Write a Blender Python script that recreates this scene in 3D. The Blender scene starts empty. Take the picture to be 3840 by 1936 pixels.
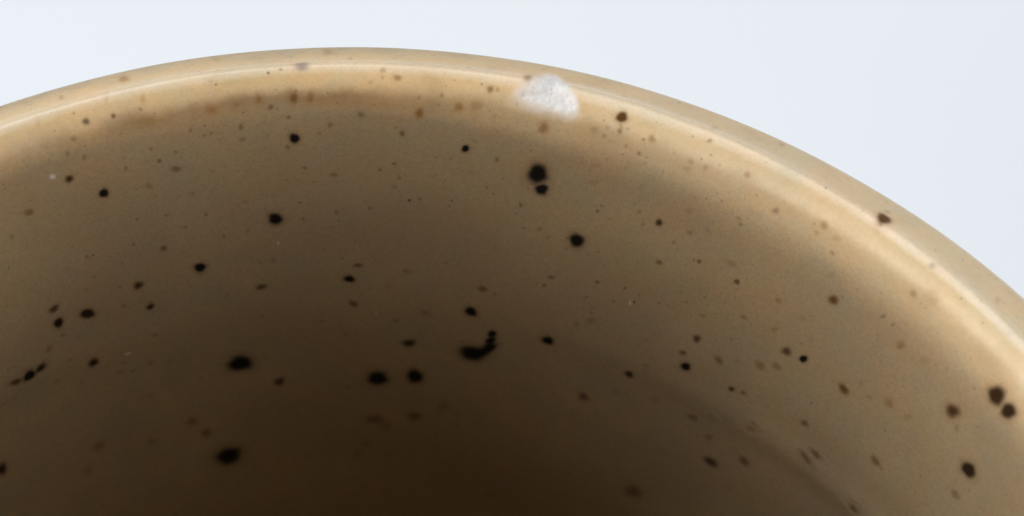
import bpy, math, random
import numpy as np
from mathutils import Matrix, Vector

random.seed(7)
scene = bpy.context.scene
C = scene.collection

# ------------------------------------------------------------------ camera
CAM_POS = Vector((0.0, -0.046067, 0.210112))
CAM_F = Vector((0.076713, 0.627493, -0.774834))
CAM_R = Vector((0.996983, -0.057515, 0.052129))
CAM_U = Vector((0.011855, 0.776495, 0.630012))
cd = bpy.data.cameras.new('camera')
cam = bpy.data.objects.new('camera', cd); C.objects.link(cam)
m = Matrix((CAM_R, CAM_U, -CAM_F)).transposed().to_4x4(); m.translation = CAM_POS
cam.matrix_world = m
cd.sensor_width = 36.0; cd.lens = 75.0
cd.clip_start = 0.002; cd.clip_end = 20.0
cd.dof.use_dof = True; cd.dof.focus_distance = 0.1275; cd.dof.aperture_fstop = 38.0
scene.camera = cam

# ------------------------------------------------------------------ light: a soft window behind the cup, a dim room, added fill panels
world = bpy.data.worlds.new('World'); scene.world = world; world.use_nodes = True
bg = world.node_tree.nodes['Background']
bg.inputs['Color'].default_value = (0.90, 0.95, 1.0, 1); bg.inputs['Strength'].default_value = 0.02
def area_lamp(name, pos, target, sx, sy, power, color):
    l = bpy.data.lights.new(name, 'AREA'); l.shape = 'RECTANGLE'; l.size = sx; l.size_y = sy
    l.energy = power; l.color = color
    o = bpy.data.objects.new(name, l); C.objects.link(o); o.location = pos
    o.rotation_euler = (Vector(target) - Vector(pos)).to_track_quat('-Z', 'Y').to_euler()
    return o
def around(az, el, d):
    az, el = math.radians(az), math.radians(el)
    return (d * math.cos(el) * math.cos(az), d * math.cos(el) * math.sin(az), 0.09 + d * math.sin(el))
area_lamp('window_light', around(128, 55, 2.2), (0, 0, 0.09), 1.45, 1.45, 39.0, (0.90, 0.96, 1.0))
area_lamp('left_low_fill', around(186, 7.5, 1.5), (0, 0, 0.09), 2.6, 0.50, 20.0, (1.0, 0.985, 0.96))  # added fill panel, no window there; brightens the right inner wall
area_lamp('left_upper_fill', around(200, 18, 1.5), (0, 0, 0.09), 1.8, 0.75, 11.3, (1.0, 0.985, 0.96))  # added taller fill from the left, softens the shade edge inside the cup
area_lamp('right_low_fill', around(-6, 7.5, 1.5), (0, 0, 0.09), 2.6, 0.50, 18.5, (1.0, 0.985, 0.96))  # unseen panel added on the right to brighten the left lip and wall
area_lamp('right_upper_fill', around(-22, 22, 1.5), (0, 0, 0.09), 1.8, 0.85, 7.4, (1.0, 0.985, 0.96))  # added taller fill from the right, carries light further down the inner wall
area_lamp('front_fill', around(-90, 9, 1.5), (0, 0, 0.09), 1.7, 0.45, 2.4, (1.0, 0.97, 0.93))  # weak fill added on the camera side for the far inner wall

vs = scene.view_settings
vs.view_transform = 'Standard'; vs.look = 'None'; vs.exposure = 0.0; vs.gamma = 1.0; vs.use_curve_mapping = False
cy = scene.cycles
cy.max_bounces = 16; cy.diffuse_bounces = 12; cy.glossy_bounces = 6
cy.use_denoising = True; cy.denoiser = 'OPENIMAGEDENOISE'
cy.sample_clamp_indirect = 6.0
try: scene.render.engine = 'CYCLES'
except Exception: pass

# ---- the cup's section: (radius, height above the lip crest) in lip radii, from the foot up the
# ---- outside, over the lip and down the inside to the middle of the floor
R0 = 0.042                      # radius of the lip crest, metres
H0 = 2.85 * R0                  # height of the lip crest above the table
SECTION = [(0.0, -2.785), (0.3, -2.785), (0.53, -2.786), (0.575, -2.794), (0.59, -2.82), (0.605, -2.845), (0.63, -2.85), (0.665, -2.849),
    (0.69, -2.838), (0.73, -2.812), (0.80, -2.77), (0.93, -2.63), (1.03, -2.36), (1.085, -1.7), (1.115, -0.8), (1.122, -0.3),
    (1.121, -0.17), (1.114, -0.11), (1.100, -0.072), (1.079, -0.0475), (1.055, -0.031), (1.030, -0.0165), (1.012, -0.0055),
    (1.005, -0.0016), (1.0, 0.0), (0.994, -0.0008), (0.985, -0.0048), (0.9755, -0.0125), (0.968, -0.0235), (0.963, -0.038), (0.9605, -0.056),
    (0.9600, -0.08), (0.9605, -0.11), (0.960, -0.15), (0.957, -0.22), (0.949, -0.32), (0.938, -0.42), (0.9335, -0.52), (0.930, -0.62),
    (0.922, -0.82), (0.909, -1.15), (0.897, -1.6), (0.88, -2.1), (0.855, -2.4), (0.80, -2.59), (0.70, -2.68),
    (0.5, -2.715), (0.25, -2.725), (0.0, -2.728)]
CREST = SECTION.index((1.0, 0.0))

def section_curve():
    """The section as a dense smooth curve: arc length from the crest (mm, inside positive), radius and height (m)."""
    c = np.array(SECTION) * R0
    out = []
    n = len(c)
    for i in range(n - 1):
        p0, p1, p2, p3 = c[max(i - 1, 0)], c[i], c[i + 1], c[min(i + 2, n - 1)]
        t0 = 0.0
        t1 = t0 + max(np.linalg.norm(p1 - p0), 1e-6) ** 0.5
        t2 = t1 + np.linalg.norm(p2 - p1) ** 0.5
        t3 = t2 + max(np.linalg.norm(p3 - p2), 1e-6) ** 0.5
        t = np.linspace(t1, t2, 40, endpoint=(i == n - 2))[:, None]
        a1 = (t1 - t) / (t1 - t0) * p0 + (t - t0) / (t1 - t0) * p1
        a2 = (t2 - t) / (t2 - t1) * p1 + (t - t1) / (t2 - t1) * p2
        a3 = (t3 - t) / (t3 - t2) * p2 + (t - t2) / (t3 - t2) * p3
        b1 = (t2 - t) / (t2 - t0) * a1 + (t - t0) / (t2 - t0) * a2
        b2 = (t3 - t) / (t3 - t1) * a2 + (t - t1) / (t3 - t1) * a3
        out.append((t2 - t) / (t2 - t1) * b1 + (t - t1) / (t2 - t1) * b2)
    q = np.concatenate(out)
    q[:, 0] = np.maximum(q[:, 0], 0.0)
    s = np.concatenate([[0], np.cumsum(np.linalg.norm(np.diff(q, axis=0), axis=1))]) * 1000
    s -= s[CREST * 40]
    return s, q[:, 0], q[:, 1] + H0

SEC_S, SEC_R, SEC_Z = section_curve()

def wobble(th, s):
    """Hand-thrown unevenness of the wall, metres along the normal."""
    w = 0.10 * np.sin(2 * th + 0.7) * np.clip(s / 20, 0, 1) + 0.035 * np.sin(5 * th + s * 0.11) * np.clip(s / 12, 0, 1)
    w = w + 0.030 * np.sin(s * 0.75 + 0.9 * np.sin(th * 2 + 1)) * np.clip((s - 3) / 6, 0, 1)
    # the lip is not quite true
    w = w + (0.035 * np.sin(5 * th + 2) + 0.025 * np.sin(11 * th + 1) + 0.014 * np.sin(23 * th + 4)) * np.exp(-(s / 5) ** 2)
    # one deeper throwing ring part-way down, plainest at the sides
    away = np.clip((np.abs(np.abs(np.degrees(th)) - 88) - 14) / 30, 0, 1)
    w = w + 0.40 * np.exp(-((s - 20.8 - 0.5 * np.sin(2 * th)) / 1.4) ** 2) * (0.12 + 0.88 * away)
    return w * 1e-3

def cup_point(th, s):
    r = np.interp(s, SEC_S, SEC_R); z = np.interp(s, SEC_S, SEC_Z)
    dr = np.interp(s + 0.03, SEC_S, SEC_R) - np.interp(s - 0.03, SEC_S, SEC_R)
    dz = np.interp(s + 0.03, SEC_S, SEC_Z) - np.interp(s - 0.03, SEC_S, SEC_Z)
    l = np.maximum(np.hypot(dr, dz), 1e-12)
    nr, nz = dz / l, -dr / l                       # flipped below so that it leaves the clay
    nr, nz = nr, nz
    w = wobble(th, s)
    r = r + nr * w; z = z + nz * w
    return np.stack([r * np.cos(th), r * np.sin(th), z], -1), np.stack([nr * np.cos(th), nr * np.sin(th), nz], -1)

# iron specks in the glaze: (bearing deg, mm down the wall from the lip crest, half length mm, half width mm, turn deg, strength, tone 0 black - 1 amber)
SPECKS = [
    (111.31,1.32,0.189,0.181,90,0.65,0.15), (109.08,1.42,0.142,0.136,93,0.65,0.6), (107.21,-2.04,0.66,0.289,89,0.55,0.95), (112.26,-1.64,0.435,0.136,81,0.4,0.9), (114.9,0.47,0.356,0.111,78,0.2,1.0),
    (106.45,0.87,0.326,0.159,76,0.28,1.0), (109.26,0.35,0.306,0.135,73,0.2,1.0), (112.62,2.16,0.172,0.148,127,0.4,0.6), (113.34,3.06,0.189,0.135,100,0.35,0.5), (112.04,3.72,0.206,0.136,99,0.35,0.5),
    (113.55,5.17,0.344,0.239,111,0.85,0.35), (110.87,7.3,0.391,0.255,98,1.0,0.0), (117.33,6.8,0.361,0.245,119,0.6,0.6), (104.56,6.71,0.317,0.254,130,0.55,0.5), (107.03,7.69,0.294,0.226,111,0.35,0.7),
    (108.77,5.72,0.216,0.139,97,0.35,0.5), (105.89,5.71,0.18,0.116,96,0.5,0.4), (106.47,4.49,0.18,0.115,96,0.35,0.5), (104.48,5.18,0.182,0.116,95,0.35,0.5), (103.06,3.54,0.135,0.092,95,0.4,0.4),
    (101.91,4.16,0.139,0.093,94,0.35,0.4), (98.84,3.91,0.241,0.14,91,0.45,0.3), (101.15,2.26,0.33,0.293,151,0.5,0.95), (106.45,13.33,0.258,0.191,104,0.6,0.4), (119.15,8.24,0.176,0.114,101,0.35,0.5),
    (113.24,12.17,0.178,0.119,99,0.4,0.4), (102.44,11.12,0.174,0.121,95,0.4,0.5), (104.39,11.88,0.229,0.135,157,0.3,0.5), (101.06,13.31,0.181,0.122,94,0.4,0.5), (109.07,12.34,0.143,0.096,97,0.4,0.5),
    (108.4,10.27,0.145,0.113,115,0.25,0.5), (99.92,-2.7,0.605,0.232,88,0.3,1.0), (97.19,1.95,0.284,0.208,87,0.65,0.9), (94.31,2.05,0.345,0.255,88,0.9,0.75), (92.93,1.98,0.366,0.209,88,0.6,0.9),
    (96.26,2.57,0.204,0.162,92,0.55,0.5), (93.5,0.03,0.414,0.348,89,0.6,-1.0), (91.38,-2.56,0.779,0.284,89,0.35,1.0), (86.97,0.42,0.186,0.177,3,0.4,0.9), (87.01,0.86,0.118,0.116,83,0.35,0.9),
    (85.78,0.85,0.233,0.189,3,0.65,0.95), (89.63,-0.97,0.375,0.117,90,0.35,0.8), (95.2,0.24,0.108,0.092,84,0.4,0.6), (96.22,0.43,0.101,0.092,81,0.4,0.6), (87.98,1.16,0.141,0.139,73,0.25,0.9),
    (88.73,3.39,0.264,0.211,88,0.42,0.4), (83.85,3.1,0.41,0.282,87,0.85,0.8), (83.91,1.95,0.182,0.14,89,0.35,0.7), (80.58,2.37,0.336,0.258,86,0.72,0.9), (78.15,1.0,0.211,0.209,170,0.8,0.85),
    (77.57,0.96,0.141,0.139,167,0.45,0.85), (82.07,1.71,0.149,0.14,80,0.3,0.5), (79.04,2.07,0.338,0.31,36,0.28,0.6), (77.53,2.64,0.179,0.141,81,0.2,0.7), (91.34,4.3,0.246,0.141,89,0.4,0.4),
    (94.82,3.46,0.166,0.117,91,0.5,0.5), (94.39,5.35,0.43,0.284,91,1.0,0.0), (94.99,6.09,0.214,0.142,91,0.35,0.4), (85.26,4.95,0.254,0.166,87,0.55,0.4), (79.82,5.8,0.307,0.215,83,1.0,0.0),
    (93.64,8.02,0.121,0.104,166,0.45,0.4), (85.93,7.69,0.147,0.138,31,0.45,0.4), (87.13,8.26,0.146,0.138,22,0.4,0.4), (91.12,8.74,0.23,0.196,137,0.4,0.4), (77.03,6.38,0.216,0.144,83,0.35,0.4),
    (96.38,12.31,0.476,0.431,118,1.0,0.0), (84.5,10.79,0.105,0.074,86,0.8,0.2), (83.59,10.62,0.151,0.136,29,0.35,0.4), (80.78,10.49,0.104,0.074,85,0.5,0.3), (77.75,8.95,0.138,0.097,83,0.35,0.4),
    (90.91,12.04,0.178,0.148,90,0.4,0.5), (93.92,12.43,0.143,0.098,91,0.35,0.4), (94.11,11.04,0.14,0.122,98,0.3,0.4), (85.46,8.92,0.172,0.122,87,0.3,0.5), (75.31,-0.19,0.534,0.233,95,0.72,0.95),
    (67.1,0.95,0.304,0.292,173,0.9,0.55), (66.96,1.76,0.169,0.142,93,0.6,0.8), (67.0,1.35,0.274,0.141,105,0.4,0.95), (73.29,2.83,0.462,0.308,86,0.75,0.85), (69.06,2.12,0.237,0.189,87,0.35,0.8),
    (68.15,2.34,0.14,0.116,76,0.3,0.6), (64.21,1.63,0.238,0.212,92,0.55,0.95), (65.01,2.84,0.157,0.116,77,0.4,0.4), (66.19,2.58,0.148,0.116,76,0.25,0.6), (59.72,0.59,0.158,0.119,42,0.35,0.3),
    (60.76,2.72,0.26,0.198,62,0.28,0.7), (59.26,2.14,0.233,0.145,98,0.28,0.7), (55.79,1.5,0.208,0.166,107,0.5,0.95), (59.98,-0.74,0.444,0.153,96,0.22,0.6), (73.43,6.93,0.831,0.595,78,1.0,0.0),
    (72.95,8.2,0.46,0.383,72,1.0,0.0), (69.3,11.85,0.559,0.456,95,1.0,0.0), (62.33,8.1,0.343,0.198,86,0.8,0.3), (67.85,8.85,0.149,0.113,61,0.5,0.4), (74.64,9.93,0.174,0.122,82,0.5,0.5),
    (71.89,12.21,0.109,0.074,81,0.4,0.4), (72.72,11.68,0.198,0.157,51,0.35,0.5), (63.68,8.74,0.176,0.12,77,0.3,0.5), (59.52,7.92,0.235,0.145,45,0.35,0.5), (55.29,5.36,0.19,0.116,75,0.35,0.5),
    (59.95,6.12,0.363,0.231,50,0.2,0.5), (64.15,7.74,0.178,0.12,78,0.25,0.5), (60.72,9.26,0.191,0.134,63,0.25,0.5), (68.55,4.9,0.317,0.225,67,0.18,0.5), (68.54,6.54,0.355,0.264,58,0.15,0.6),
    (44.73,-0.48,0.69,0.354,107,0.86,0.55), (48.35,2.06,0.274,0.225,66,0.6,0.95), (48.71,2.83,0.227,0.158,70,0.3,0.9), (52.57,2.83,0.271,0.193,62,0.4,0.5), (46.98,2.38,0.283,0.209,57,0.25,0.8),
    (55.22,-2.99,0.337,0.139,101,0.25,0.5), (103.46,15.69,0.37,0.352,5,1.0,0.0), (109.17,15.98,0.32,0.314,146,0.8,0.3), (108.42,18.09,0.272,0.251,3,0.85,0.2), (116.96,15.57,0.339,0.28,29,0.75,0.35),
    (116.86,16.85,0.362,0.306,84,0.9,0.15), (114.14,17.0,0.459,0.37,154,0.9,0.2), (114.49,21.49,0.502,0.348,99,0.85,0.2), (119.46,19.82,0.466,0.243,22,0.84,0.2), (120.64,20.0,0.417,0.363,179,0.95,0.05),
    (122.0,19.96,0.411,0.272,163,0.72,0.3), (118.23,18.66,0.253,0.23,58,0.35,0.5), (116.74,18.03,0.189,0.136,115,0.35,0.5), (113.8,14.91,0.193,0.142,20,0.2,0.5), (100.58,25.72,0.858,0.689,159,1.0,0.0),
    (112.13,23.57,0.279,0.174,133,0.35,0.5), (109.63,26.86,0.219,0.149,107,0.25,0.5), (116.68,20.26,0.197,0.157,10,0.2,0.5), (105.82,30.87,0.466,0.342,102,0.5,0.5), (104.58,32.58,0.551,0.347,98,0.5,0.5),
    (102.62,35.63,0.932,0.821,137,0.96,0.05), (115.44,30.23,0.481,0.452,55,0.4,0.5), (116.91,32.43,0.492,0.346,84,0.25,0.5), (110.14,31.8,0.463,0.31,117,0.25,0.5), (125.17,27.83,0.58,0.371,88,0.85,0.2),
    (101.33,18.6,0.147,0.101,94,0.35,0.4), (112.91,14.12,0.146,0.096,99,0.3,0.4), (107.38,23.94,0.218,0.149,105,0.2,0.5), (109.2,23.51,0.274,0.19,113,0.2,0.5), (98.04,18.25,0.353,0.255,5,0.7,0.3),
    (89.06,16.81,0.278,0.211,1,0.6,0.3), (89.88,18.02,0.331,0.291,179,0.95,0.05), (89.53,20.37,0.36,0.258,142,0.65,0.3), (86.35,18.58,0.312,0.293,30,0.15,0.4), (84.64,17.15,0.249,0.203,83,0.25,0.4),
    (82.67,20.97,0.326,0.281,138,0.3,0.4), (85.47,22.07,0.225,0.204,62,0.3,0.4), (84.16,24.38,0.443,0.401,45,0.8,0.2), (77.4,17.95,0.312,0.263,52,0.6,0.4), (76.24,18.23,0.185,0.128,83,0.3,0.4),
    (78.32,20.27,0.448,0.354,97,1.0,0.0), (76.15,22.24,0.4,0.261,56,0.93,0.05), (76.25,23.0,0.48,0.298,58,0.97,0.0), (76.39,23.84,0.696,0.398,63,1.0,0.0), (77.02,24.38,0.61,0.429,63,1.0,0.0),
    (77.9,24.67,0.903,0.694,21,1.0,0.0), (87.18,28.31,0.704,0.654,17,1.0,0.0), (83.47,27.87,0.701,0.535,81,1.0,0.0), (96.91,28.2,0.405,0.359,62,0.75,0.3), (87.48,33.0,0.607,0.54,8,0.5,0.4),
    (86.37,33.64,0.561,0.398,132,0.3,0.4), (83.42,32.4,0.545,0.48,36,0.55,0.4), (80.47,30.91,0.424,0.322,76,0.3,0.4), (89.25,36.99,0.574,0.281,89,0.25,0.5), (88.21,35.72,0.391,0.368,7,0.2,0.5),
    (90.24,23.61,0.262,0.254,166,0.2,0.4), (74.92,40.29,0.491,0.366,58,0.2,0.4), (98.08,25.52,0.279,0.235,140,0.2,0.4), (61.66,11.4,0.253,0.191,43,0.55,0.4), (58.15,9.94,0.195,0.133,62,0.6,0.4),
    (55.32,8.86,0.385,0.284,0,0.4,0.75), (54.44,10.13,0.223,0.189,61,0.7,0.4), (71.18,15.69,0.221,0.161,35,0.5,0.4), (71.74,16.52,0.141,0.101,80,0.5,0.4), (66.87,14.97,0.173,0.124,44,0.5,0.4),
    (64.29,14.7,0.122,0.088,54,0.6,0.3), (63.17,15.58,0.107,0.075,77,0.7,0.2), (60.92,14.88,0.108,0.074,76,0.3,0.4), (53.06,12.74,0.237,0.208,43,0.4,0.6), (56.74,14.31,0.198,0.16,48,0.3,0.3),
    (70.7,21.55,0.454,0.364,80,1.0,0.0), (66.88,18.45,0.352,0.229,39,0.25,0.4), (68.18,19.14,0.276,0.199,71,0.2,0.4), (56.74,16.39,0.324,0.271,67,0.75,0.35), (57.67,18.1,0.252,0.204,39,0.65,0.4),
    (57.11,19.15,0.344,0.302,74,1.0,0.0), (54.22,17.22,0.325,0.291,2,0.55,0.5), (50.33,15.83,0.354,0.314,125,0.45,0.6), (62.34,22.22,0.42,0.305,69,0.8,0.2), (60.84,20.62,0.205,0.143,62,0.3,0.4),
    (63.36,24.58,0.308,0.198,54,0.2,0.4), (52.31,19.04,0.237,0.195,58,0.75,0.3), (51.11,18.77,0.203,0.167,53,0.5,0.4), (66.49,26.3,0.461,0.351,99,0.65,0.4), (59.4,23.83,0.449,0.276,62,0.2,0.4),
    (55.37,23.71,0.421,0.334,30,0.45,0.4), (53.6,22.67,0.514,0.345,64,0.25,0.4), (53.36,24.8,0.366,0.274,61,0.35,0.4), (52.56,27.07,0.51,0.429,34,0.75,0.2), (49.31,25.05,0.413,0.399,19,0.55,0.4),
    (59.78,34.43,0.842,0.563,51,0.55,0.4), (50.19,28.39,0.404,0.303,61,0.15,0.4), (49.35,21.27,0.383,0.328,34,0.25,0.4), (52.51,16.52,0.271,0.184,63,0.2,0.5), (45.72,7.16,0.415,0.296,76,0.8,0.5),
    (50.38,9.85,0.315,0.2,65,0.35,0.6), (47.88,10.12,0.283,0.175,64,0.2,0.6), (50.03,12.32,0.308,0.186,59,0.35,0.75), (46.51,11.36,0.354,0.205,83,0.25,0.7), (48.42,13.48,0.384,0.308,63,0.75,0.4),
    (46.74,13.23,0.344,0.214,72,1.0,0.02), (48.87,15.14,0.343,0.278,52,0.4,0.5), (39.17,2.38,0.263,0.197,87,0.35,0.6), (37.63,1.79,0.48,0.413,102,0.25,1.0), (41.1,5.71,0.306,0.116,62,0.4,0.3),
    (40.04,5.76,0.198,0.112,70,0.3,0.4), (38.76,6.76,0.426,0.247,69,0.42,0.6), (36.27,6.46,0.46,0.252,65,0.15,0.6), (42.32,13.35,0.396,0.368,39,0.8,0.55), (40.98,11.88,0.262,0.147,63,0.2,0.6),
    (37.96,11.65,0.406,0.318,59,0.5,0.75), (35.96,11.51,0.351,0.19,64,0.2,0.6), (44.63,18.02,0.278,0.265,46,0.6,0.5), (44.66,16.12,0.11,0.072,71,0.4,0.4), (32.31,8.06,0.705,0.399,68,0.85,0.4),
    (31.37,8.92,0.286,0.166,88,0.3,0.6), (29.16,3.95,0.854,0.492,67,0.97,0.28), (27.64,4.09,0.743,0.424,65,0.97,0.25), (43.31,20.47,0.443,0.204,155,0.5,0.4), (42.6,19.71,0.346,0.211,173,0.5,0.4),
    (37.09,16.57,0.383,0.301,176,0.55,0.5), (28.83,10.82,0.675,0.44,63,0.97,0.2), (28.98,13.41,0.396,0.298,19,0.45,0.5), (37.09,21.25,0.369,0.323,179,0.55,0.4), (46.49,5.32,0.356,0.2,61,0.2,0.6),
    (34.2,-1.17,0.514,0.161,114,0.25,0.7), (31.2,0.41,0.166,0.148,137,0.2,0.7),
]
# pale pinholes and lint: (bearing, down, half length, half width, turn)
PALE = [
    (114.89,4.52,0.273,0.189,115), (96.26,14.53,0.215,0.062,88), (87.38,21.33,0.13,0.078,88), (111.13,21.88,0.252,0.142,2), (63.56,15.78,0.272,0.065,93),
    (101.06,1.34,0.047,0.046,89),
]
# outline of the chip in the lip: (bearing deg, mm from the crest)
CHIP = [
    (74.016,-1.637), (74.369,-0.815), (74.641,0.012), (74.897,0.35), (75.29,0.694), (75.612,0.969), (75.69,1.188),
    (75.447,1.367), (74.884,1.481), (74.201,1.529), (73.266,1.631), (72.466,1.724), (71.583,1.725), (70.897,1.512),
    (70.795,1.099), (71.081,0.683), (71.539,0.35), (72.029,0.099), (72.477,-0.563), (72.955,-1.288), (73.525,-1.726),
]

# ------------------------------------------------------------------ node helpers
class Nodes:
    def __init__(self, mat):
        self.t = mat.node_tree; self.t.nodes.clear()
    def n(self, kind, **kw):
        o = self.t.nodes.new(kind)
        for k, v in kw.items(): setattr(o, k, v)
        return o
    def put(self, sock, v):
        if hasattr(v, 'is_output'): self.t.links.new(v, sock)
        elif v is not None: sock.default_value = v
    def math(self, op, a, b=None, c=None, clamp=False):
        o = self.n('ShaderNodeMath', operation=op, use_clamp=clamp)
        for i, v in enumerate((a, b, c)): self.put(o.inputs[i], v)
        return o.outputs[0]
    def ramp(self, v, a, b, lo=0.0, hi=1.0):
        o = self.n('ShaderNodeMapRange', interpolation_type='SMOOTHSTEP')
        for i, x in enumerate((v, a, b, lo, hi)): self.put(o.inputs[i], x)
        return o.outputs[0]
    def mix(self, f, a, b, blend='MIX'):
        o = self.n('ShaderNodeMix', data_type='RGBA', blend_type=blend)
        self.put(o.inputs[0], f); self.put(o.inputs[6], a); self.put(o.inputs[7], b)
        return o.outputs[2]
    def noise(self, vec, scale, detail=2.0, rough=0.5, dist=0.0):
        o = self.n('ShaderNodeTexNoise')
        self.put(o.inputs['Vector'], vec); o.inputs['Scale'].default_value = scale
        o.inputs['Detail'].default_value = detail; o.inputs['Roughness'].default_value = rough
        o.inputs['Distortion'].default_value = dist
        return o.outputs['Fac']
    def attr(self, name):
        return self.n('ShaderNodeAttribute', attribute_name=name).outputs['Fac']
    def out(self, shader):
        self.t.links.new(shader, self.n('ShaderNodeOutputMaterial').inputs['Surface'])
def new_mat(name):
    mt = bpy.data.materials.new(name); mt.use_nodes = True
    return mt, Nodes(mt)
def rgb(r, g, b): return (r, g, b, 1.0)

# ------------------------------------------------------------------ the cup (Empty at its base)
cup = bpy.data.objects.new('cup', None); C.objects.link(cup)
cup.empty_display_size = 0.02
cup['label'] = 'tan speckled stoneware cup with a white chip in its lip, standing on white tabletop'
cup['category'] = 'cup'

def glaze_material(name):
    """Tan satin glaze with iron in it; the iron, its tone and bare clay come from the mesh's own attributes."""
    mt, g = new_mat(name)
    tc = g.n('ShaderNodeTexCoord'); tc.object = cup
    co = tc.outputs['Object']
    sep = g.n('ShaderNodeSeparateXYZ'); g.put(sep.inputs[0], co)
    down = g.math('MULTIPLY', g.math('SUBTRACT', H0, sep.outputs[2]), 1000.0)        # mm below the crest
    big = g.noise(co, 110.0, 2.0, 0.5, 0.4)
    mid = g.noise(co, 420.0, 3.0, 0.55, 0.3)
    fine = g.noise(co, 2600.0, 2.0, 0.6)
    # the glaze breaks warmer and thinner over the lip, greyer where it lies thick on the wall
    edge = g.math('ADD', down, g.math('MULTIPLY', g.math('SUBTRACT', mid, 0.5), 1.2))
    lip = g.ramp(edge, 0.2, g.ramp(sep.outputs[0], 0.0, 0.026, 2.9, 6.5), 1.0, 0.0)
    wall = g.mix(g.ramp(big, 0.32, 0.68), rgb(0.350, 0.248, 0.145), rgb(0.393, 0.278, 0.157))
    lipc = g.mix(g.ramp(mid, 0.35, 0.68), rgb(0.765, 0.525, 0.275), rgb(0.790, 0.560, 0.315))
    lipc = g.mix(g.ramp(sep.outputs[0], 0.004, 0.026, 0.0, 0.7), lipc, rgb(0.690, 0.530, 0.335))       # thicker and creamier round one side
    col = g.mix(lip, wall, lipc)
    # amber pooling in the crease under the lip, in runs
    mp = g.n('ShaderNodeMapping'); g.put(mp.inputs['Vector'], co); mp.inputs['Scale'].default_value = (1, 1, 0.3)
    runs = g.noise(mp.outputs[0], 260.0, 3.0, 0.6)
    band = g.math('MULTIPLY', g.ramp(edge, 0.55, 1.35), g.ramp(edge, 1.35, 2.6, 1.0, 0.0))
    side = g.ramp(sep.outputs[0], -0.003, 0.010, 1.0, 0.30)                            # it gathered round one side in the kiln
    side = g.math('MULTIPLY', side, g.ramp(sep.outputs[0], -0.018, -0.008, 0.25, 1.0))
    xy = g.n('ShaderNodeVectorMath', operation='LENGTH'); flat = g.n('ShaderNodeCombineXYZ')
    g.put(flat.inputs[0], sep.outputs[0]); g.put(flat.inputs[1], sep.outputs[1]); g.put(xy.inputs[0], flat.outputs[0])
    side = g.math('MULTIPLY', side, g.ramp(xy.outputs['Value'], R0 * 0.975, R0 * 0.995, 1.0, 0.0))     # inside of the lip only
    amber = g.math('MULTIPLY', g.math('MULTIPLY', band, side), g.ramp(runs, 0.30, 0.70, 0.45, 1.0))
    col = g.mix(amber, col, rgb(0.265, 0.135, 0.040))
    # faint vertical runs over the lip
    lipruns = g.math('MULTIPLY', lip, g.ramp(runs, 0.52, 0.75, 0.0, 0.35))
    col = g.mix(lipruns, col, rgb(0.50, 0.31, 0.12))
    # the glaze breaks pale at the lip edge, crest highlight painted in with it
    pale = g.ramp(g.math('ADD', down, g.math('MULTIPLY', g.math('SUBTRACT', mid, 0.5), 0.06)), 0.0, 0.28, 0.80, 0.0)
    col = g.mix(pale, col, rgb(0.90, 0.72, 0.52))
    body = g.math('SUBTRACT', 1.0, g.math('MULTIPLY', lip, 0.7))
    # grey-green cloudiness and grain
    cloud = g.noise(co, 190.0, 4.0, 0.6, 1.2)
    col = g.mix(g.math('MULTIPLY', body, g.ramp(cloud, 0.48, 0.72, 0.0, 0.36)), col, rgb(0.30, 0.255, 0.18))
    col = g.mix(g.math('MULTIPLY', body, g.ramp(fine, 0.25, 0.75, 0.0, 0.26)), col, rgb(0.24, 0.17, 0.095))
    hue = g.noise(co, 300.0, 3.0, 0.6, 0.6)
    col = g.mix(0.55, col, g.mix(g.ramp(hue, 0.30, 0.70), rgb(1.07, 0.99, 0.90), rgb(0.94, 1.01, 1.02)), 'MULTIPLY')
    tiny = g.noise(co, 7000.0, 2.0, 0.6)
    col = g.mix(g.math('MULTIPLY', body, g.ramp(tiny, 0.42, 0.70, 0.0, 0.32)), col, rgb(0.17, 0.12, 0.066))
    # tiny freckles too small to pick apart
    for sc, rad, amt in ((650.0, 0.20, 0.42), (1100.0, 0.17, 0.55), (2000.0, 0.22, 0.60)):
        v = g.n('ShaderNodeTexVoronoi', feature='F1'); g.put(v.inputs['Vector'], co); v.inputs['Scale'].default_value = sc
        rnd = g.n('ShaderNodeSeparateColor'); g.put(rnd.inputs[0], v.outputs['Color'])
        size = g.math('MULTIPLY', g.ramp(rnd.outputs[0], 0.55, 1.0), rad)
        fr = g.ramp(v.outputs['Distance'], 0.02, g.math('ADD', size, 0.021), 1.0, 0.0)
        col = g.mix(g.math('MULTIPLY', g.math('MULTIPLY', fr, amt), g.ramp(rnd.outputs[0], 0.5, 0.6)), col, rgb(0.09, 0.055, 0.022))
    # iron specks
    f = g.attr('iron'); tone = g.attr('tone')
    core = g.mix(g.math('POWER', g.math('MULTIPLY', tone, 1.0, clamp=True), 1.7), rgb(0.006, 0.0045, 0.0035), rgb(0.29, 0.118, 0.022))
    core = g.mix(g.math('MULTIPLY', tone, -1.0, clamp=True), core, rgb(0.22, 0.15, 0.16))
    ragged = g.math('MULTIPLY', g.math('SUBTRACT', fine, 0.5), g.math('MULTIPLY', f, g.math('SUBTRACT', 1.0, f)))
    ff = g.math('ADD', f, g.math('MULTIPLY', ragged, 0.8), clamp=True)
    col = g.mix(ff, col, core)
    # bare clay in the chip
    bare = g.attr('bare')
    clay = g.mix(g.ramp(g.noise(co, 1500.0, 3.0, 0.6), 0.3, 0.7), rgb(0.76, 0.715, 0.685), rgb(0.80, 0.765, 0.74))
    col = g.mix(bare, col, clay)
    b = g.n('ShaderNodeBsdfPrincipled')
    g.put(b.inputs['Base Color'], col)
    rough = g.math('ADD', g.ramp(down, 0.12, 0.6, 0.25, 0.44), g.math('MULTIPLY', g.math('SUBTRACT', mid, 0.5), 0.16))
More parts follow.
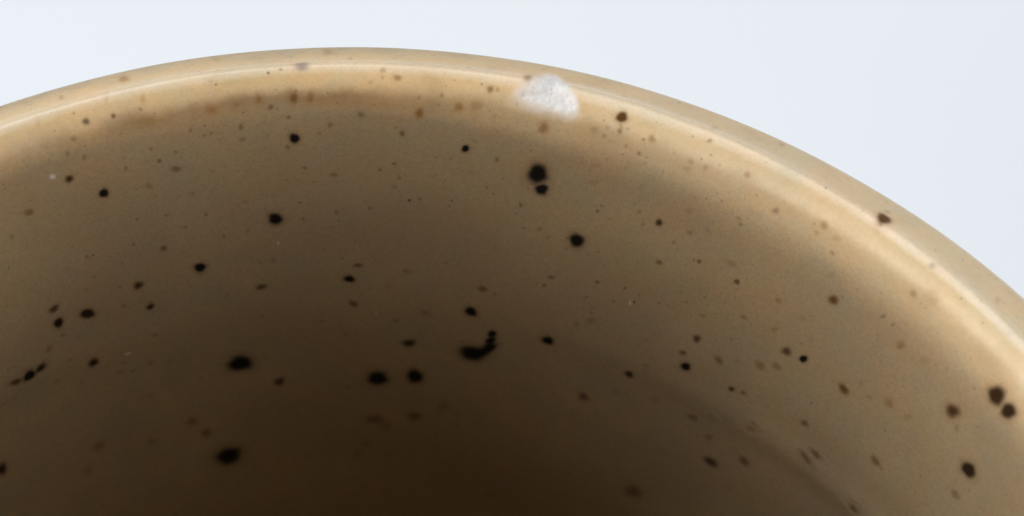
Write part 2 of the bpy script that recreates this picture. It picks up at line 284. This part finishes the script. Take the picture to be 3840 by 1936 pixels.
    rough = g.math('ADD', rough, g.math('ADD', g.math('MULTIPLY', bare, 0.5), g.math('MULTIPLY', ff, 0.2)))
    g.put(b.inputs['Roughness'], rough)
    g.put(b.inputs['Specular IOR Level'], g.math('SUBTRACT', 0.42, g.math('MULTIPLY', g.math('MAXIMUM', bare, ff), 0.30)))
    h = g.math('ADD', g.math('MULTIPLY', big, 0.9), g.math('MULTIPLY', mid, 0.12))
    h = g.math('ADD', h, g.math('MULTIPLY', fine, g.math('ADD', 0.006, g.math('MULTIPLY', bare, 0.012))))
    bp = g.n('ShaderNodeBump'); g.put(bp.inputs['Height'], h)
    bp.inputs['Strength'].default_value = 0.35; bp.inputs['Distance'].default_value = 0.00035
    g.put(b.inputs['Normal'], bp.outputs[0])
    g.out(b.outputs[0])
    return mt
GLAZE = glaze_material('speckled_glaze')

def fast_noise(x, y, seed):
    """Small value noise on a lattice, -1..1."""
    def hsh(i, j):
        v = np.sin(i * 127.1 + j * 311.7 + seed * 74.7) * 43758.5453
        return (v - np.floor(v)) * 2 - 1
    xi, yi = np.floor(x), np.floor(y); u, v = x - xi, y - yi
    u = u * u * (3 - 2 * u); v = v * v * (3 - 2 * v)
    return (hsh(xi, yi) * (1 - u) + hsh(xi + 1, yi) * u) * (1 - v) + (hsh(xi, yi + 1) * (1 - u) + hsh(xi + 1, yi + 1) * u) * v

# signed distance (mm, inside positive) to the chip outline
CH = np.array([((t - 73.4) * math.pi / 180 * R0 * 1000, s) for t, s in CHIP])
def chip_distance(th, s):
    x = (np.degrees(th) - 73.4) * math.pi / 180 * R0 * 1000; y = s
    x = x + 0.13 * fast_noise(x * 2.1, y * 2.1, 1) + 0.03 * fast_noise(x * 8, y * 8, 2)
    y = y + 0.11 * fast_noise(x * 2.3 + 9, y * 2.3, 3) + 0.03 * fast_noise(x * 8, y * 8 + 5, 4)
    d = np.full(x.shape, 1e9); ins = np.zeros(x.shape, bool)
    for i in range(len(CH)):
        a, b = CH[i], CH[(i + 1) % len(CH)]
        e = b - a
        t = np.clip(((x - a[0]) * e[0] + (y - a[1]) * e[1]) / (e @ e), 0, 1)
        d = np.minimum(d, np.hypot(x - a[0] - t * e[0], y - a[1] - t * e[1]))
        c = ((a[1] > y) != (b[1] > y)) & (x < (b[0] - a[0]) * (y - a[1]) / (b[1] - a[1] + 1e-12) + a[0])
        ins ^= c
    return np.where(ins, d, -d), x, y
def sstep(a, b, x):
    t = np.clip((x - a) / (b - a), 0, 1); return t * t * (3 - 2 * t)

def chip_field(th, s):
    """Depth (mm) of the chip, how bare the clay is, and whether the point lies inside it."""
    d, x, y = chip_distance(th, s)
    depth = 0.10 * sstep(-0.10, 0.45, d) + 0.12 * sstep(0.15, 0.9, d)
    depth = depth + sstep(0.02, 0.3, d) * (0.035 * fast_noise(x * 2.2, y * 2.2, 5) + 0.018 * fast_noise(x * 5, y * 5, 6) + 0.006 * fast_noise(x * 13, y * 13, 7))
    soft = 0.36 + 0.46 * sstep(-0.8, 1.2, x) + 0.20 * sstep(0.6, 1.6, y)      # the glaze thins out gently on one side
    bare = sstep(-soft * 0.9, soft * 0.7, d + 0.06 * fast_noise(x * 4, y * 4, 11))
    return np.maximum(depth, 0), bare, d > 0

def mesh_object(name, verts, faces, normals, mat, parent, attrs=None):
    me = bpy.data.meshes.new(name)
    me.from_pydata(verts.tolist(), [], faces)
    me.polygons.foreach_set('use_smooth', [True] * len(me.polygons))
    for k, v in (attrs or {}).items():
        me.attributes.new(k, 'FLOAT', 'POINT').data.foreach_set('value', np.asarray(v, np.float32))
    me.update()
    if normals is not None: me.normals_split_custom_set_from_vertices(normals.tolist())
    me.materials.append(mat)
    o = bpy.data.objects.new(name, me); C.objects.link(o); o.parent = parent
    return o

# ---- one revolved grid, cut into the parts: foot, outside wall, rim, chip, inside wall, floor
def build_cup():
    deg = np.arange(0, 360, 0.5)
    fine_deg = np.arange(70.0, 77.0, 0.06)
    deg = np.sort(np.unique(np.round(np.concatenate([deg[(deg < 70) | (deg > 76.9)], fine_deg]), 4)))
    th = np.radians(deg)
    lo, hi = SEC_S[0], SEC_S[-1]
    s = np.concatenate([np.linspace(lo, -12, 110, endpoint=False), np.arange(-12, -3, 0.25), np.arange(-3, 2.6, 0.06), np.arange(2.6, 8, 0.2), np.linspace(8, hi, 190)])
    s[0], s[-1] = lo, hi
    T, S = np.meshgrid(th, s, indexing='ij')
    P, N = cup_point(T, S)
    bare = np.zeros(T.shape); ins = np.zeros(T.shape, bool)
    zone = (T > math.radians(69.5)) & (T < math.radians(77.5)) & (S > -4) & (S < 4)
    dep, bare[zone], ins[zone] = chip_field(T[zone], S[zone])
    dd = np.zeros(T.shape); dd[zone] = dep * 1e-3
    P = P - N * dd[..., None]
    # normals of the displaced grid
    dt = np.roll(P, -1, 0) - np.roll(P, 1, 0)
    ds = np.empty_like(P); ds[:, 1:-1] = P[:, 2:] - P[:, :-2]; ds[:, 0] = P[:, 1] - P[:, 0]; ds[:, -1] = P[:, -1] - P[:, -2]
    Nn = np.cross(dt, ds); l = np.linalg.norm(Nn, axis=-1, keepdims=True)
    Nn = np.where(l > 1e-14, Nn / np.maximum(l, 1e-14), N)
    flip = (Nn * N).sum(-1, keepdims=True) < 0
    Nn = np.where(flip, -Nn, Nn)
    Nn[:, 0] = (0, 0, -1); Nn[:, -1] = (0, 0, 1)
    nt, ns = T.shape
    i = np.arange(nt); j = np.arange(ns - 1)
    I, J = np.meshgrid(i, j, indexing='ij'); I2 = (I + 1) % nt
    quads = np.stack([I * ns + J, I * ns + J + 1, I2 * ns + J + 1, I2 * ns + J], -1).reshape(-1, 4)
    cs = ((s[J] + s[J + 1]) / 2).reshape(-1)
    inside = (ins[I, J] & ins[I2, J] & ins[I, J + 1] & ins[I2, J + 1]).reshape(-1)
    floor_s = float(np.interp(2.5, -(SEC_Z[SEC_S > 10] - H0) / R0, SEC_S[SEC_S > 10]))
    foot_s = float(SEC_S[:len(SEC_S) // 3][np.argmin(np.abs(SEC_R[:len(SEC_S) // 3] / R0 - 0.70))])
    part = np.where(cs < foot_s, 0, np.where(cs < -5.0, 1, np.where(cs < 3.6, 2, np.where(cs < floor_s, 3, 4))))
    part[inside] = 5
    PV, NV, BV = P.reshape(-1, 3), Nn.reshape(-1, 3), bare.reshape(-1)
    for k, name in enumerate(('foot', 'outer_wall', 'rim', 'inner_wall', 'floor', 'chip_scar')):
        q = quads[part == k]
        # the outline of the solid runs the same way everywhere: make faces look out of the clay
        a, b, c = PV[q[:, 0]], PV[q[:, 1]], PV[q[:, 2]]
        fn = np.cross(b - a, c - a)
        bad = (fn * NV[q[:, 0]]).sum(-1) < 0
        q[bad] = q[bad][:, ::-1]
        used, inv = np.unique(q, return_inverse=True)
        o = mesh_object(name, PV[used], inv.reshape(-1, 4).tolist(), NV[used], GLAZE, cup, {'bare': BV[used]})
        if name == 'chip_scar': o['label'] = 'white bare-clay chip broken out of the tan glazed lip'
build_cup()

# ---- specks: each a small patch of iron-rich glaze lying a hair proud of the wall
SP = np.array(SPECKS)
def iron_at(th, s, own):
    """How much iron shows at a point (all specks nearby together) and its tone."""
    best = np.zeros(th.shape); tone = np.full(th.shape, 0.6)
    near = [k for k in range(len(SP)) if abs(SP[k, 1] - SP[own, 1]) < 4 and abs(SP[k, 0] - SP[own, 0]) < 6]
    for k in near:
        t0, s0, a, b, ang, st, tn = SP[k]
        a, b = a * 1.07, b * 1.07
        x = (th - math.radians(t0)) * R0 * 0.94 * 1000; y = s - s0
        c, sn = math.cos(math.radians(ang)), math.sin(math.radians(ang))
        u, v = (x * c + y * sn) / a, (-x * sn + y * c) / b
        phi = np.arctan2(v, u); rad = np.hypot(u, v)
        edge = 1 + 0.07 * np.sin(2 * phi + k) + 0.05 * np.sin(3 * phi + 2.3 * k) + 0.03 * np.sin(5 * phi + 1.7 * k)
        q = rad / edge
        if tn >= 0.7: f = 0.80 * sstep(1.45, 0.10, q) + 0.20 * sstep(2.1, 0.4, q)
        elif st > 0.85: f = 0.70 * sstep(1.36, 0.56, q) + 0.30 * sstep(2.2, 0.7, q)
        else: f = 0.74 * sstep(1.42, 0.25, q) + 0.26 * sstep(2.1, 0.5, q)
        f = f * min(1.0, st * (1.0 if tn >= 0.7 else 1.12 if st < 0.7 else 1.2))
        tt = tn if tn < 0 else np.clip(tn + 0.50 * sstep(0.75, 1.4, q), 0, 1)
        tone = np.where(f > best, tt, tone); best = np.maximum(best, f)
    return best, tone
RINGS = [0.35, 0.6, 0.75, 0.9, 1.05, 1.2, 1.4, 1.65, 1.95, 2.3]; SEG = 26
def speck(name, k, row, pale=False):
    t0, s0, a, b, ang = row[:5]
    rings = [0.5, 0.85, 1.15, 1.5] if pale else RINGS
    seg = 12 if pale else SEG
    c, sn = math.cos(math.radians(ang)), math.sin(math.radians(ang))
    pts = [(0.0, 0.0)]
    for r in rings:
        for q in range(seg):
            p = 2 * math.pi * q / seg
            u, v = a * r * math.cos(p), b * r * math.sin(p)
            pts.append((u * c - v * sn, u * sn + v * c))
    pts = np.array(pts)
    th = math.radians(t0) + pts[:, 0] / (R0 * 0.94 * 1000); s = s0 + pts[:, 1]
    P, N = cup_point(th, s)
    rr = np.concatenate([[0.0], np.repeat(rings, seg)])
    edge_at = rings[-1]
    lift = (0.007 + 0.00004 * (k % 60)) * sstep(edge_at, edge_at * 0.6, rr) - 0.004 * sstep(edge_at * 0.8, edge_at, rr)   # sinks into the wall at its edge
    extra = {}
    if abs(t0 - 73.4) < 6 and abs(s0) < 6:                         # a speck at the chip follows the break
        dep, bare, _ = chip_field(th, s); lift = lift - dep; extra = {'bare': bare}
    P = P + N * (lift * 1e-3)[:, None]
    faces = [(0, 1 + q, 1 + (q + 1) % seg) for q in range(seg)]
    for r in range(len(rings) - 1):
        for q in range(seg):
            i0, i1 = 1 + r * seg + q, 1 + r * seg + (q + 1) % seg
            faces.append((i0, i0 + seg, i1 + seg, i1))
    # face outwards
    n0 = np.cross(P[1] - P[0], P[2] - P[0])
    if n0 @ N[0] < 0: faces = [f[::-1] for f in faces]
    if pale: at = {'bare': sstep(1.4, 0.2, rr) * 0.5}
    else:
        f, tone = iron_at(th, s, k); at = {'iron': f, 'tone': tone, **extra}
    ctr = P[0].copy()
    o = mesh_object(name, P - ctr, faces, N, GLAZE, cup, at)
    o.location = ctr.tolist()
    return o
for k, row in enumerate(SPECKS):
    speck('amber_speck' if row[6] >= 0.7 else 'iron_speck', k, row)
for k, row in enumerate(PALE):
    speck('pale_fleck', k, row, True)

# ------------------------------------------------------------------ tabletop
def table():
    mt, g = new_mat('white_tabletop')
    tc = g.n('ShaderNodeTexCoord'); co = tc.outputs['Object']
    big = g.noise(co, 9.0, 3.0); grain = g.noise(co, 900.0, 3.0, 0.6)
    col = g.mix(g.ramp(big, 0.3, 0.7), rgb(0.800, 0.828, 0.870), rgb(0.818, 0.845, 0.885))
    col = g.mix(g.ramp(grain, 0.3, 0.7, 0.0, 0.25), col, rgb(0.785, 0.812, 0.855))
    b = g.n('ShaderNodeBsdfPrincipled'); g.put(b.inputs['Base Color'], col)
    b.inputs['Roughness'].default_value = 0.75; b.inputs['Specular IOR Level'].default_value = 0.25
    bp = g.n('ShaderNodeBump'); g.put(bp.inputs['Height'], grain); bp.inputs['Strength'].default_value = 0.15; bp.inputs['Distance'].default_value = 0.0002
    g.put(b.inputs['Normal'], bp.outputs[0]); g.out(b.outputs[0])
    import bmesh
    bm = bmesh.new(); bmesh.ops.create_cube(bm, size=1.0)
    bmesh.ops.scale(bm, vec=(1.8, 1.8, 0.03), verts=bm.verts)
    bmesh.ops.translate(bm, vec=(0, 0.2, -0.015), verts=bm.verts)
    bmesh.ops.bevel(bm, geom=bm.edges[:], offset=0.004, segments=3, affect='EDGES')
    me = bpy.data.meshes.new('tabletop'); bm.to_mesh(me); bm.free(); me.materials.append(mt)
    o = bpy.data.objects.new('tabletop', me); C.objects.link(o)
    o['kind'] = 'structure'; o['label'] = 'plain white tabletop under the cup'
table()
